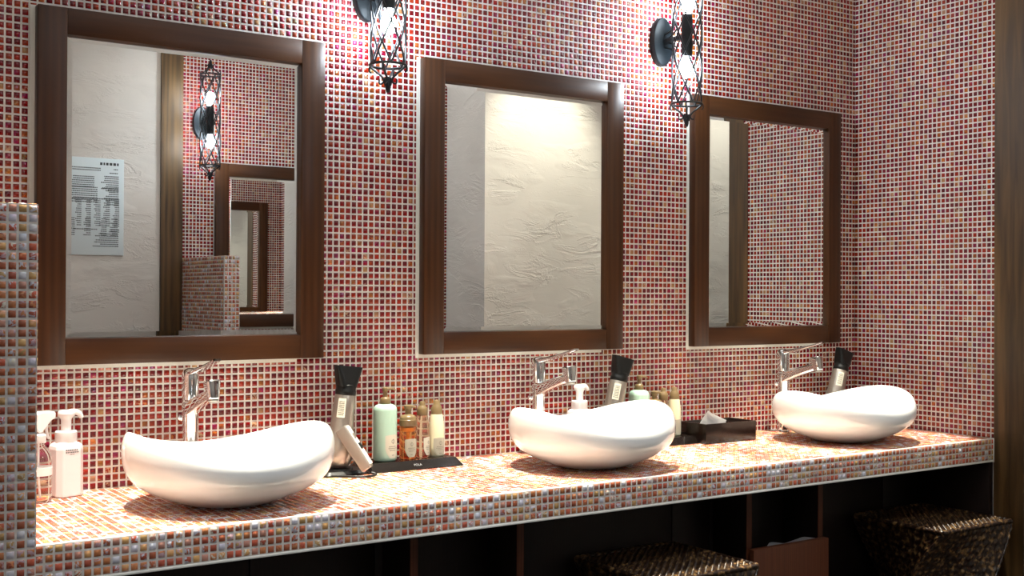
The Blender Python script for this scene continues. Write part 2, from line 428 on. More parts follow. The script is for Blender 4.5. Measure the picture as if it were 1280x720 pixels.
lay_tiles(wo, [(opp, (1, 0, 0), (0, 0, 1), (0, 1, 0), None)], M['wall_tile'], 0)
pf = grid(0, 5, -10, 36, lambda i, j: (XP - 5 * P + hx(i), -.545, hz(j)))
ps = grid(0, 33, 0, 36, lambda i, j: (XP, -.545 + hx(i), hz(j)))
pt = grid(0, 5, 0, 33, lambda i, j: (XP - 5 * P + hx(i), -.545 + hx(j), CZ + 36 * P))
lay_tiles(wp, [(pf, (1, 0, 0), (0, 0, 1), (0, -1, 0), lambda c, x, y: True), (ps, (0, 1, 0), (0, 0, 1), (1, 0, 0), None), (pt, (1, 0, 0), (0, 1, 0), (0, 0, 1), None)], M['counter_tile'], 300)
qf = grid(0, 4, 0, 36, lambda i, j: (1.717 + hx(i), -DEP + .53, hz(j)))
qs = grid(0, 32, 0, 36, lambda i, j: (1.717, -DEP + hx(i), hz(j)))
qt = grid(0, 4, 0, 32, lambda i, j: (1.717 + hx(i), -DEP + hx(j), CZ + 36 * P))
lay_tiles(wq, [(qf, (1, 0, 0), (0, 0, 1), (0, 1, 0), None), (qs, (0, 1, 0), (0, 0, 1), (-1, 0, 0), None), (qt, (1, 0, 0), (0, 1, 0), (0, 0, 1), None)], M['counter_tile'], 0)

# ------------------------------------------------------------------ vanity counter
ct = thing('vanity_counter', (0, 0, 0), 'long orange mosaic-tiled vanity counter under the three wall mirrors', 'counter')
TH = 4 * P + .0045
box_obj('slab', (XP, -YC, CZ - TH), (XR - .001, -.0005, CZ), M['grout'], ct, .0012)
top = grid(28, 199, 0, 33, lambda i, j: (hx(i), -hx(j), CZ), lambda c: c[1] < -YC + .003 or c[0] > XR - .004)
frt = grid(28, 199, -4, 0, lambda i, j: (hx(i), -YC, hz(j)), lambda c: c[0] > XR - .004)
lay_tiles(ct, [(frt, (1, 0, 0), (0, 0, 1), (0, -1, 0), lambda c, x, y: x > 49), (top, (1, 0, 0), (0, 1, 0), (0, 0, 1), lambda c, x, y: x > 50 and c[1] < -.4)], M['counter_tile'], 300)
bm = bmesh.new(); bx(bm, (XP, -YC - .0022, CZ - TH - .001), (XR - .001, -YC + .004, CZ - TH + .0045), .0018)
from_bm('bottom_bead', bm, M['sealant'], ct, 40)
bm = bmesh.new(); bx(bm, (XR - .006, -YC - .004, CZ - TH - .002), (XR - .0005, -YC + .002, CZ + .002), .001)
from_bm('end_bead', bm, M['sealant'], ct, 40)

# ------------------------------------------------------------------ mirrors
def make_mirror(loc, rz, wd, ht, label, group='framed mirrors over the basins'):
    t = thing('wall_mirror', loc, label, 'mirror', group, (0, 0, rz))
    fw, d0, d1 = .061, -.029, -.001
    for s in (0, 1):
        x0 = 0 if s == 0 else wd - fw
        box_obj('frame_stile', (x0, d0, 0), (x0 + fw, d1, ht), M['frame_v'], t, .0015)
    for s in (0, 1):
        z0 = 0 if s == 0 else ht - fw + .004
        box_obj('frame_rail', (fw, d0 + .0004, z0), (wd - fw, d1, z0 + fw - .004), M['frame_h'], t, .0012)
    # bevelled plate: flat field with four sloping edges
    bm = bmesh.new(); i0, b = fw - .002, .0155
    yo, yi = -.0150, -.0162
    x0, x1, z0, z1 = i0, wd - i0, fw - .006, ht - fw + .006
    o = [bm.verts.new(p) for p in ((x0, yo, z0), (x1, yo, z0), (x1, yo, z1), (x0, yo, z1))]
    i = [bm.verts.new(p) for p in ((x0 + b, yi, z0 + b), (x1 - b, yi, z0 + b), (x1 - b, yi, z1 - b), (x0 + b, yi, z1 - b))]
    k = [bm.verts.new(p) for p in ((x0, -.003, z0), (x1, -.003, z0), (x1, -.003, z1), (x0, -.003, z1))]
    bm.faces.new(i)
    for q in range(4):
        bm.faces.new((o[q], o[(q + 1) % 4], i[(q + 1) % 4], i[q])); bm.faces.new((k[q], k[(q + 1) % 4], o[(q + 1) % 4], o[q]))
    bm.faces.new(k[::-1])
    from_bm('mirror_glass', bm, M['mirror'], t)
    bm = bmesh.new(); bx(bm, (-.010, -.0030, .0015), (.0015, -.0006, ht + .002)); bx(bm, (-.010, -.0030, -.010), (wd - .06, -.0006, .0015))
    from_bm('sealant_bead', bm, M['sealant'], t, 40)
    return t
make_mirror((MX[0], 0, MZ0), 0, MW, MZ1 - MZ0, 'brown framed mirror beside the low tiled partition, reflecting a white notice')
make_mirror((MX[1], 0, MZ0), 0, MW, MZ1 - MZ0, 'brown framed mirror between the two black wall lanterns, reflecting only plaster')
make_mirror((MX[2], 0, MZ0), 0, MW, MZ1 - MZ0, 'brown framed mirror nearest the room corner, reflecting red mosaic and a post')
make_mirror((OPX + MW, -DEP, MZ0), math.pi, MW, MZ1 - MZ0 - .03, 'brown framed mirror on the opposite wall, seen inside another mirror', 'mirrors across the room')

# ------------------------------------------------------------------ wall lanterns
def make_sconce(loc, label, rz=0, group='wrought iron wall lanterns'):
    t = thing('wall_lantern', loc, label, 'lamp', group, (0, 0, rz))
    ay, rc, hh = -.122, .043, .200
    bm = bmesh.new()
    tb = bmesh.new(); lathe(tb, [(.072, 0), (.0735, .004), (.0735, .018), (.070, .022), (.062, .0225), (.055, .0245), (0, .0265)], 48, (0, 0, 0), .53, 1)
    join(bm, tb, Matrix.Rotation(R(90), 4, 'X'))
    from_bm('back_plate', bm, M['iron_plate'], t, 30)
    bm = bmesh.new()
    tube(bm, [(0, -.026, 0), (0, ay + .015, 0)], .008, 10)
    for s in (1, -1):
        tube(bm, bez((0, -.024, s * .018), (0, -.055, s * .03), (0, -.07, s * .02), (0, ay + rc, s * .085), 12), .0032)
        tube(bm, bez((0, -.026, s * .006), (0, -.05, s * .006), (0, -.06, s * .012), (0, ay + rc, s * .028), 10), .0028)
    from_bm('bracket_arm', bm, M['iron'], t, 40)
    cage = bmesh.new()
    nh, turn = 6, R(235)
    for d in (1, -1):
        for k in range(nh):
            a0 = 2 * math.pi * k / nh + .2
            tube(cage, [(rc * math.cos(a0 + d * turn * q / 36), ay + rc * math.sin(a0 + d * turn * q / 36), -hh + 2 * hh * q / 36) for q in range(37)], .0026, 5)
    from_bm('lattice_cage', cage, M['iron'], t, 50)
    for s in (1, -1):
        bm = bmesh.new()
        tube(bm, [(.0445 * math.cos(R(10 * k)), ay + .0445 * math.sin(R(10 * k)), s * hh) for k in range(36)], .0034, 6, True)
        from_bm('cage_ring', bm, M['iron'], t, 50)
        bm = bmesh.new()
        for k in range(4):
            a = R(90 * k + 45)
            f = lambda r, z: (r * math.cos(a), ay + r * math.sin(a), s * z)
            tube(bm, bez(f(.045, hh), f(.038, hh + .016), f(.010, hh + .018), f(.006, hh + .050), 12), .0030, 6)
            tube(bm, bez(f(.045, hh), f(.049, hh + .006), f(.0495, hh + .018), f(.042, hh + .017), 8), lambda q: .003 - .0010 * q, 6)
            tube(bm, bez(f(.006, hh + .030), f(.012, hh + .050), f(.026, hh + .050), f(.022, hh + .034), 8), lambda q: .0028 - .001 * q, 6)
        tb = bmesh.new(); lathe(tb, [(.004, 0), (.0065, .01), (.0065, .03), (.004, .038), (0, .040)], 12)
        join(bm, tb, Matrix.Translation((0, ay, s * (hh + .028))) @ Matrix.Diagonal((1, 1, s, 1)))
        from_bm('finial', bm, M['iron'], t, 50)
    bm = bmesh.new(); lathe(bm, [(.0145, -.062), (.0165, -.05), (.0165, .05), (.0145, .062)], 20, (0, ay, 0))
    from_bm('lamp_holder', bm, M['iron'], t, 40)
    for s in (1, -1):
        bm = bmesh.new(); tb = bmesh.new(); lathe(tb, [(.007, .060), (.010, .068), (.016, .084), (.0185, .097), (.017, .110), (.011, .121), (0, .126)], 20)
        join(bm, tb, Matrix.Translation((0, ay, 0)) @ Matrix.Diagonal((1, 1, s, 1)))
        from_bm('bulb', bm, M['bulb'], t, 80)
    return t
SZ = CZ + 1.195
s1 = make_sconce((1.358, 0, SZ), 'black iron lattice wall lantern left of the middle mirror, cut by the top edge')
copy_thing(s1, (2.345, 0, SZ), 'black iron lattice wall lantern between the middle mirror and the corner mirror')
copy_thing(s1, (1.800, -DEP, SZ), 'black iron lattice wall lantern seen whole inside the mirror beside the partition', (0, 0, math.pi), 'lanterns across the room')

# ------------------------------------------------------------------ basins
BY = -.312
BXS = (.890, 1.848, 2.812)
def make_basin(loc, label):
    t = thing('vessel_basin', loc, label, 'basin', 'white vessel basins on the counter')
    a, b = .218, .205; n = 96
    def rim(ph): return .131 + .025 * math.cos(2 * ph)
    def flat(r, z): return [(r * a * math.cos(2 * math.pi * k / n), r * b * math.sin(2 * math.pi * k / n), z) for k in range(n)]
    def mid(r, f):   # between the fixed lower body and the waving rim
        return [(r * a * math.cos(2 * math.pi * k / n), r * b * math.sin(2 * math.pi * k / n), .046 + (rim(2 * math.pi * k / n) - .046) * f) for k in range(n)]
    rings = [flat(*q) for q in ((.40, 0), (.46, .004), (.60, .0145), (.73, .027), (.81, .0365), (.875, .046))]
    rings += [mid(.925, .11), mid(.965, .25), mid(.99, .42), mid(1.0, .60), mid(.994, .78), mid(.978, .90), mid(.960, .97), mid(.945, .995), mid(.930, 1.0), mid(.914, .985), mid(.905, .93), mid(.905, .80), mid(.90, .60), mid(.86, .32)]
    for r, z in ((.76, .052), (.60, .033), (.42, .022), (.24, .016), (.12, .014)):
        rings.append([(r * a * math.cos(2 * math.pi * k / n), r * b * math.sin(2 * math.pi * k / n), z) for k in range(n)])
    bm = bmesh.new(); loft(bm, rings)
    from_bm('bowl', bm, M['ceramic'], t, 80)
    bm = bmesh.new(); lathe(bm, [(.022, .0142), (.023, .0165), (.019, .0185), (.008, .0195), (0, .0195)], 28)
    from_bm('drain', bm, M['chrome'], t, 40)
    return t
bl = ['white wavy-rimmed vessel basin beside the low tiled partition', 'white wavy-rimmed vessel basin under the middle mirror', 'white wavy-rimmed vessel basin nearest the room corner']
ZT = CZ + .0016
b0 = make_basin((BXS[0], BY, ZT), bl[0])
for x, l in zip(BXS[1:], bl[1:]): copy_thing(b0, (x, BY, ZT), l)

# ------------------------------------------------------------------ taps
def make_tap(loc, label):
    t = thing('basin_tap', loc, label, 'tap', 'chrome basin taps')
    bm = bmesh.new(); lathe(bm, [(.024, 0), (.0245, .003), (.0235, .007), (.019, .009)], 32)
    from_bm('base_ring', bm, M['chrome'], t, 35)
    bm = bmesh.new(); lathe(bm, [(.0185, .008), (.0172, .06), (.0168, .120), (.0160, .1205), (.0160, .1225), (.0170, .123), (.0180, .155), (.0188, .172), (.0182, .186), (.0170, .190)], 36)
    from_bm('tap_body', bm, M['chrome'], t, 35)
    bm = bmesh.new()
    rings = []
    for q in range(9):
        f = q / 8; y = -.004 - .132 * f; z = .174 + .052 * f - .010 * f * f
        wx = .032 - .006 * f; hz_ = .030 - .009 * f
        rr = rrect(wx, hz_, .0075, 0)
        rings.append([(p[0], y + p[1] * .28, z + p[1]) for p in rr])
    loft(bm, rings); from_bm('spout', bm, M['chrome'], t, 40)
    bm = bmesh.new(); tb = bmesh.new()
    loft(tb, [rrect(.024, .026, .008, -.016), rrect(.026, .029, .009, -.013), rrect(.028, .031, .009, .006), rrect(.032, .036, .009, .022), rrect(.029, .032, .008, .0250)])
    join(bm, tb, Matrix.Translation((0, -.142, .222)) @ Matrix.Rotation(R(-12), 4, 'X'))
    sp = from_bm('spout_head', bm, M['chrome'], t, 40)
    bm = bmesh.new(); tb = bmesh.new(); lathe(tb, [(.0095, -.021), (.0108, -.020), (.0108, -.012)], 24)
    join(bm, tb, Matrix.Translation((0, -.142, .222)) @ Matrix.Rotation(R(-12), 4, 'X')); from_bm('aerator', bm, M['silver'], sp, 40)
    bm = bmesh.new(); lathe(bm, [(.0160, .194), (.0182, .196), (.0190, .212), (.0194, .240), (.0186, .254), (.0150, .262), (.008, .266), (0, .267)], 36)
    hd = from_bm('handle', bm, M['chrome'], t, 40)
    bm = bmesh.new(); rings = []
    for q in range(11):
        f = q / 10; y = .008 - .176 * f; z = .253 + .028 * f + .012 * f * f
        wx = .028 - .012 * f + (.002 if q > 8 else 0); th = .013 - .0085 * f
        rr = rrect(wx, th, th * .42, 0); rings.append([(p[0], y, z + p[1]) for p in rr])
    loft(bm, rings); from_bm('lever', bm, M['chrome'], hd, 40)
    bm = bmesh.new(); tb = bmesh.new(); lathe(tb, [(.003, 0), (.003, .012), (.006, .013), (.0065, .024), (.005, .026), (0, .0262)], 16)
    join(bm, tb, Matrix.Translation((0, .013, .145)) @ Matrix.Rotation(R(-65), 4, 'Y')); from_bm('drain_knob', bm, M['chrome'], t, 40)
    return t
TY = -.062
tl = ['chrome lever tap behind the basin beside the partition', 'chrome lever tap behind the basin under the middle mirror', 'chrome lever tap behind the basin nearest the corner']
t0 = make_tap((.890, TY, ZT - .002), tl[0])
copy_thing(t0, (1.859, TY, ZT - .002), tl[1]); copy_thing(t0, (2.820, TY, ZT - .002), tl[2])

# ------------------------------------------------------------------ print helpers
def strips(bm, rows, f):
    """rows of (u0, u1, v, height): broken into short dashes; f(u, v) -> point"""
    for u0, u1, v, h, dash in rows:
        u = u0
        while u < u1 - dash * .4:
            wd = min(dash * random.uniform(.55, 1.1), u1 - u)
            q = [bm.verts.new(f(*p)) for p in ((u, v), (u + wd, v), (u + wd, v + h), (u, v + h))]
            bm.faces.new(q); u += wd + dash * .35
def curved_label(name, rad, az, half, z0, z1, mat, parent, shield=True, rows=(), ink=None, emblem=True):
    f = lambda u, v, e=.0: ((rad + e) * math.sin(az + u / rad), -(rad + e) * math.cos(az + u / rad), v)
    bm = bmesh.new(); nu, nv = 14, 8; vs = []
    for j in range(nv + 1):
        fv = j / nv; w_ = half * (math.sin(math.pi / 2 * min(1, .28 + fv * 1.5)) if shield else 1)
        vs.append([bm.verts.new(f(-w_ + 2 * w_ * i / nu, z0 + (z1 - z0) * fv + (.0022 * math.sin(math.pi * i / nu) if shield and j == nv else 0), .0004)) for i in range(nu + 1)])
    for j in range(nv):
        for i in range(nu): bm.faces.new((vs[j][i], vs[j][i + 1], vs[j + 1][i + 1], vs[j + 1][i]))
    lb = from_bm(name, bm, mat, parent, 60)
    bm = bmesh.new(); H = z1 - z0
    g = lambda u, v: f(u, v, .0007)
    strips(bm, [(-half * .55, half * .55, z0 + H * .50, H * .035, .0022), (-half * .62, half * .62, z0 + H * .42, H * .03, .0018), (-half * .45, half * .45, z0 + H * .33, H * .03, .0018), (-half * .18, half * .18, z0 + H * .12, H * .03, .0018)], g)
    if emblem:
        c = z0 + H * .74; r0 = half * .24
        for k in range(14):
            a, b2 = 2 * math.pi * k / 14, 2 * math.pi * (k + 1) / 14
            bm.faces.new([bm.verts.new(g(r * math.cos(q), c + r * math.sin(q))) for r, q in ((r0, a), (r0, b2), (r0 * .78, b2), (r0 * .78, a))])
        bm.faces.new([bm.verts.new(g(x * r0, c + z * r0)) for x, z in ((-.1, -1.3), (.1, -1.3), (.1, 1.3), (-.1, 1.3))])
    p = from_bm('label_print', bm, ink or M['ink'], lb); p['kind'] = 'stuff'

# ------------------------------------------------------------------ toiletries
def pump_head(bm, z, rs, length, az, drop=.004):
    lathe(bm, [(rs * .7, z), (rs, z + .002), (rs, z + .009), (rs * .6, z + .011)], 16)
    d = Vector((math.cos(az), math.sin(az), 0))
    tube(bm, [d * (rs * .5) + Vector((0, 0, z + .007)), d * length * .7 + Vector((0, 0, z + .007)), d * length + Vector((0, 0, z + .007 - drop))], lambda q: .0035 - .0012 * q, 8)
def make_mint(loc, label):
    t = thing('pump_bottle', loc, label, 'bottle', 'mint pump bottles')
    bm = bmesh.new(); lathe(bm, [(.026, 0), (.0292, .003), (.0295, .01), (.0295, .124), (.0285, .131), (.024, .137), (.016, .140), (.011, .141)], 40)
    b = from_bm('bottle_body', bm, M['mint'], t, 45)
    curved_label('label', .0295, R(14), .021, .008, .064, M['label'], b)
    bm = bmesh.new(); lathe(bm, [(.0125, .139), (.0130, .141), (.0130, .152), (.0110, .156), (.0065, .158), (.0055, .162), (.0055, .172)], 24); pump_head(bm, .171, .0075, .026, R(-15))
    from_bm('pump', bm, M['olive'], t, 40)
    return t
def make_amber(loc, label):
    t = thing('foam_bottle', loc, label, 'bottle', 'amber foam bottles')
    bm = bmesh.new(); lathe(bm, [(.019, 0), (.0215, .003), (.022, .01), (.022, .078), (.0195, .085), (.0185, .090)], 36)
    b = from_bm('bottle_body', bm, M['amber'], t, 45)
    curved_label('label', .022, R(-3), .0175, .006, .050, M['label_grey'], b)
    bm = bmesh.new(); lathe(bm, [(.004, .03), (.004, .066), (.014, .069), (.014, .078), (.004, .080)], 20)
    from_bm('dip_tube', bm, M['orange_tube'], b, 40)
    bm = bmesh.new(); lathe(bm, [(.0205, .083), (.0215, .085), (.0215, .098), (.0205, .099), (.0205, .104), (.0170, .109), (.010, .111), (.0075, .113), (.0075, .126)], 32); pump_head(bm, .124, .010, .020, R(-35), .002)
    from_bm('pump', bm, M['olive'], t, 40)
    return t
def make_tea(loc, label):
    t = thing('spray_bottle', loc, label, 'bottle', 'pale brown clear bottles')
    bm = bmesh.new(); lathe(bm, [(.0165, 0), (.0188, .003), (.019, .01), (.0188, .055), (.0170, .085), (.0145, .102), (.0125, .108)], 36)
    b = from_bm('bottle_body', bm, M['tea'], t, 45)
    curved_label('label', .0190, R(25), .0145, .006, .050, M['label'], b)
    bm = bmesh.new(); lathe(bm, [(.0135, .106), (.0140, .108), (.0140, .120), (.0125, .126), (.0085, .130), (.0075, .132), (.0075, .138), (.006, .141), (0, .142)], 28)
    from_bm('cap', bm, M['olive'], t, 40)
    return t
def make_cream(loc, label):
    t = thing('lotion_bottle', loc, label, 'bottle', 'cream lotion bottles')
    bm = bmesh.new(); lathe(bm, [(.0165, 0), (.0190, .003), (.0194, .02), (.0196, .05), (.0188, .080), (.0165, .100), (.0150, .108)], 36)
    b = from_bm('bottle_body', bm, M['cream'], t, 45)
    curved_label('label', .0195, R(2), .0185, .003, .046, M['label_grey'], b)
    bm = bmesh.new(); lathe(bm, [(.0150, .106), (.0152, .108), (.0142, .122), (.0105, .130), (.0085, .133), (.0085, .140), (.006, .143), (0, .144)], 28)
    from_bm('cap', bm, M['olive'], t, 40)
    return t
def make_tray(loc, label, wx=.270, wy=.118):
    t = thing('amenity_tray', loc, label, 'tray', 'black amenity trays')
    tx, ty = .246, .082
    bm = bmesh.new()
    loft(bm, [rrect(wx, wy, .003, 0), rrect(wx, wy, .003, .0015), rrect(tx, ty, .003, .0200), rrect(tx - .004, ty - .004, .003, .0206), rrect(tx - .010, ty - .010, .003, .0190)])
    from_bm('tray_base', bm, M['lacquer'], t, 25)
    fc = bpy.data.curves.new('tray_lettering', 'FONT'); fc.body = 'POLA'; fc.size = .0090; fc.align_x = 'CENTER'; fc.extrude = .0001
    fo = bpy.data.objects.new('lettering_source', fc); COL.objects.link(fo)
    me = bpy.data.meshes.new_from_object(fo.evaluated_get(bpy.context.evaluated_depsgraph_get()))
    bpy.data.objects.remove(fo)
    me.materials.clear(); o = link('tray_lettering', me, M['silver_ink'], t)
    o.location = (.006, -wy / 2 + .0062, .0084); o.rotation_euler = (R(45.8), 0, 0)
    return t
TRY1, TRY2 = (1.438, -.078, ZT), (2.258, -.078, ZT)
ty1 = make_tray(TRY1, 'black amenity tray beside the hair dryer, holding four bottles in full view')
copy_thing(ty1, TRY2, 'black amenity tray half hidden behind the basin under the middle mirror')
zt = ZT + .0191
m1 = make_mint((1.383, -.070, zt), 'mint pump bottle, tallest on the tray beside the hair dryer')
copy_thing(m1, (2.212, -.070, zt), 'mint pump bottle showing above the middle basin rim')
a1 = make_amber((1.446, -.074, zt), 'amber foam bottle beside the fully visible mint bottle')
copy_thing(a1, (2.268, -.074, zt), 'amber foam bottle of which only the pump shows above the middle basin', (0, 0, R(-25)))
c1 = make_tea((1.492, -.066, zt), 'slim clear brownish bottle between the amber and cream bottles, in full view')
copy_thing(c1, (2.311, -.064, zt), 'slim clear brownish bottle mostly hidden behind the middle basin rim')
e1 = make_cream((1.533, -.068, zt), 'cream lotion bottle at the right end of the fully visible tray')
copy_thing(e1, (2.351, -.068, zt), 'cream lotion bottle beside the black tissue box')

def make_soap(loc, label, rz):
    t = thing('soap_dispenser', loc, label, 'dispenser', 'white foam soap dispensers', (0, 0, rz))
    def octo(w_, z, c=.30):
        h = w_ / 2; k = h * (1 - c * 1.2)
        return [(h, k, z), (k, h, z), (-k, h, z), (-h, k, z), (-h, -k, z), (-k, -h, z), (k, -h, z), (h, -k, z)]
    bm = bmesh.new(); loft(bm, [octo(.056, 0), octo(.060, .003), octo(.0595, .10), octo(.0570, .1075), octo(.046, .113), octo(.036, .1145)])
    b = from_bm('bottle_body', bm, M['pink_plastic'], t)
    bv = b.modifiers.new('edge', 'BEVEL'); bv.width = .0016; bv.segments = 2; bv.limit_method = 'ANGLE'
    bm = bmesh.new()
    strips(bm, [(-.013, .015, .098, .0028, .0035), (-.013, .015, .0935, .0024, .003), (-.004, .006, .0895, .0018, .0025)], lambda u, v: (u, -.0302, v))
    p = from_bm('label_print', bm, M['ink_dark'], b); p['kind'] = 'stuff'
    bm = bmesh.new(); lathe(bm, [(.0215, .113), (.0225, .115), (.0225, .136), (.0210, .138), (.010, .139)], 32)
    from_bm('collar', bm, M['white_plastic'], t, 35)
    bm = bmesh.new(); lathe(bm, [(.0105, .138), (.0105, .160), (.0120, .166), (.0165, .170), (.0175, .176), (.015, .181), (0, .183)], 28)
    tube(bm, bez((.006, 0, .175), (.02, 0, .180), (.030, 0, .176), (.034, 0, .164), 10), lambda q: .0075 - .0028 * q, 12)
    from_bm('pump', bm, M['white_plastic'], t, 45)
    return t
so = make_soap((.624, -.048, ZT), 'pinkish white octagonal soap dispenser beside the low tiled partition', R(10))
copy_thing(so, (2.004, -.058, ZT), 'white soap dispenser behind the middle basin with only its pump showing', (0, 0, R(10)))

t = thing('trigger_spray', (.557, -.098, ZT), 'clear trigger spray bottle half hidden behind the tiled partition', 'spray bottle', None, (0, 0, R(20)))
bm = bmesh.new(); lathe(bm, [(.024, 0), (.0265, .003), (.027, .012), (.027, .085), (.0245, .098), (.017, .110), (.0125, .116), (.0125, .124)], 36)
b = from_bm('bottle_body', bm, M['clear'], t, 45)
bm = bmesh.new(); lathe(bm, [(.0262, .055), (.0274, .0555), (.0274, .072), (.0262, .0725)], 36); from_bm('body_band', bm, M['white_plastic'], b, 45)
bm = bmesh.new(); tube(bm, [(.004, 0, .008), (.0, 0, .06), (0, 0, .125)], .002, 8); from_bm('dip_tube', bm, M['white_plastic'], b, 45)
bm = bmesh.new(); lathe(bm, [(.0145, .122), (.0150, .124), (.0150, .138), (.011, .141)], 24); from_bm('collar', bm, M['white_plastic'], t, 40)
bm = bmesh.new(); tb = bmesh.new()
loft(tb, [[(-.020, y, z) for y, z in ((-.008, .160), (.008, .160), (.008, .178), (-.008, .178))], [(.0, y, z) for y, z in ((-.010, .140), (.010, .140), (.010, .186), (-.010, .186))],
          [(.026, y, z) for y, z in ((-.009, .168), (.009, .168), (.009, .186), (-.009, .186))], [(.036, y, z) for y, z in ((-.007, .170), (.007, .170), (.007, .184), (-.007, .184))]])
bmesh.ops.bevel(tb, geom=tb.edges[:], offset=.002, segments=2, affect='EDGES'); join(bm, tb)
from_bm('spray_head', bm, M['white_plastic'], t, 40)
bm = bmesh.new(); tube(bm, bez((.016, 0, .168), (.020, 0, .155), (.014, 0, .145), (.024, 0, .128), 10), lambda q: .0042 - .0015 * q, 8); from_bm('trigger', bm, M['white_plastic'], t, 50)

# ------------------------------------------------------------------ hair dryers
def make_stand(loc, label):
    t = thing('dryer_stand', loc, label, 'stand', 'black hair dryer stands')
    bm = bmesh.new(); loft(bm, [rrect(.118, .098, .012, 0, 6), rrect(.118, .098, .012, .003, 6), rrect(.104, .084, .012, .010, 6)])
    from_bm('stand_base', bm, M['black'], t, 35)
    bm = bmesh.new(); lathe(bm, [(.034, .0095), (.033, .0125), (.028, .0140), (0, .0140)], 32)
    from_bm('rest_pad', bm, M['black'], t, 40)
    return t
def make_dryer(loc, label, tilt):
    t = thing('hair_dryer', loc, label, 'hair dryer', 'silver hair dryers')
    T = Matrix.Translation((-.004, 0, .0035 * 0 + abs(math.sin(tilt)) * .030)) @ Matrix.Rotation(tilt, 4, 'Y')
    def put(name, bm, mat, par, sm=40):
        bmesh.ops.transform(bm, matrix=T, verts=bm.verts[:]); return from_bm(name, bm, mat, par, sm)
    bm = bmesh.new(); lathe(bm, [(.020, .0012), (.026, .003), (.0315, .012), (.0340, .028), (.0345, .046), (.0330, .062), (.0305, .078), (.0285, .094), (.0275, .112), (.0262, .140), (.0250, .174), (.0240, .176)], 44)
    b = put('barrel', bm, M['silver'], t, 35)
    bm = bmesh.new()
    vs = [[bm.verts.new(((.0283 - (z - .10) * .037) * math.sin(R(a)), -(.0283 - (z - .10) * .037) * math.cos(R(a)), z)) for a in range(-60, -17, 6)] for z in (.118, .14, .164)]
    for j in range(2):
        for i in range(len(vs[0]) - 1): bm.faces.new((vs[j][i], vs[j][i + 1], vs[j + 1][i + 1], vs[j + 1][i]))
    lb = put('rating_label', bm, M['label'], b, 60)
    bm = bmesh.new(); rr = []
    strips(bm, [(R(-54), R(-24), .124 + .0045 * k, .0018, .06) for k in range(8)], lambda u, v: ((.0287 - (v - .10) * .037) * math.sin(u), -(.0287 - (v - .10) * .037) * math.cos(u), v))
    bmesh.ops.transform(bm, matrix=T, verts=bm.verts[:]); p = from_bm('label_print', bm, M['ink_dark'], lb); p['kind'] = 'stuff'
    bm = bmesh.new(); lathe(bm, [(.0242, .171), (.0254, .173), (.0254, .183), (.0242, .185), (.0240, .196), (.0225, .198)], 36); put('nozzle_ring', bm, M['black'], t, 35)
    bm = bmesh.new(); rings = []
    for q in range(8):
        fq = q / 7; s = fq ** 1.1; nn = 40; ring = []
        for k in range(nn):
            a = 2 * math.pi * k / nn; c, s_ = math.cos(a), math.sin(a)
            e = .5 + 2.6 * s
            sup = (abs(c) ** (2 * (1 + e)) + abs(s_) ** (2 * (1 + e))) ** (-1 / (2 * (1 + e)))
            wx = .0230 + (.0355 - .0230) * s; wy = .0230 + (.0115 - .0230) * s
            ring.append((wx * sup * c, wy * sup * s_, .192 + .050 * fq))
        rings.append(ring)
    inner = [[(p[0] * .93, p[1] * .8, p[2] - .006 * i) for p in rings[-1]] for i in (0, 1)]
    loft(bm, rings + inner); put('nozzle', bm, M['black'], t, 40)
    # handle: a slim box leaning out and down from the barrel
    h = bmesh.new(); d = Vector((.042, -.054, -.092)).normalized(); st = Vector((-.012, -.027, .0895))
    x = Vector((1, 1, 0)).normalized(); y = d.cross(x).normalized()      # y looks up and outward
    if y.z < 0: y = -y
    Mh = Matrix((x, y, d)).transposed().to_4x4(); Mh.translation = st + Vector((st.z * math.tan(tilt), 0, 0)); put0 = put
    put = lambda name, bm, mat, par, sm=40: from_bm(name, bm, mat, par, sm)
    tb = bmesh.new(); loft(tb, [rrect(.025, .030, .004, -.008), rrect(.026, .030, .004, .05), rrect(.024, .027, .004, .106), rrect(.019, .022, .004, .109)])
    join(h, tb, Mh); hd = put('handle', h, M['silver'], t, 40)
    bm = bmesh.new(); tb = bmesh.new(); loft(tb, [[(sx * .0112, .0148 + e, z) for sx, e, z in ((-1, 0, -.006), (1, 0, -.006), (1, .0012, -.006), (-1, .0012, -.006))], [(sx * .0112, .0148 + e, z) for sx, e, z in ((-1, 0, .05), (1, 0, .05), (1, .0012, .05), (-1, .0012, .05))], [(sx * .0100, .0136 + e, z) for sx, e, z in ((-1, 0, .102), (1, 0, .102), (1, .0012, .102), (-1, .0012, .102))]])
    join(bm, tb, Mh); put('handle_face', bm, M['silver_face'], hd, None)
    for z0, z1, mt in ((.016, .030, 'silver'), (.044, .060, 'black')):
        bm = bmesh.new(); tb = bmesh.new(); bx(tb, (-.0062, .0150, z0), (.0062, .0186, z1), .0012)
        join(bm, tb, Mh); put('switch', bm, M[mt], hd, 40)
    bm = bmesh.new(); tb = bmesh.new(); lathe(tb, [(.0085, .107), (.0085, .112), (.0060, .117), (.0038, .120)], 16); join(bm, tb, Mh)
    e = Mh @ Vector((0, 0, .118)); dd = Vector((d.x, d.y, -.1)); z0 = -.0098
    if tilt < R(9):
        k1 = Vector((e.x - .002, e.y - .020, z0))
        tube(bm, bez(e, e + dd * .016, (e.x + .020, e.y - .008, z0), k1, 10) + bez(k1, (e.x - .035, e.y - .036, z0), (-.01, -.085, z0), (-.048, -.058, z0), 14)[1:], .0032, 8)
    from_bm('cord', bm, M['black'], t, 60)
    return t
DY = -.085
DX = (1.250, 2.085, 3.050)
sd = make_stand((DX[0], DY, ZT), 'black hair dryer stand on the counter beside the bottle tray')
copy_thing(sd, (DX[1], DY, ZT), 'black hair dryer stand hidden behind the middle basin')
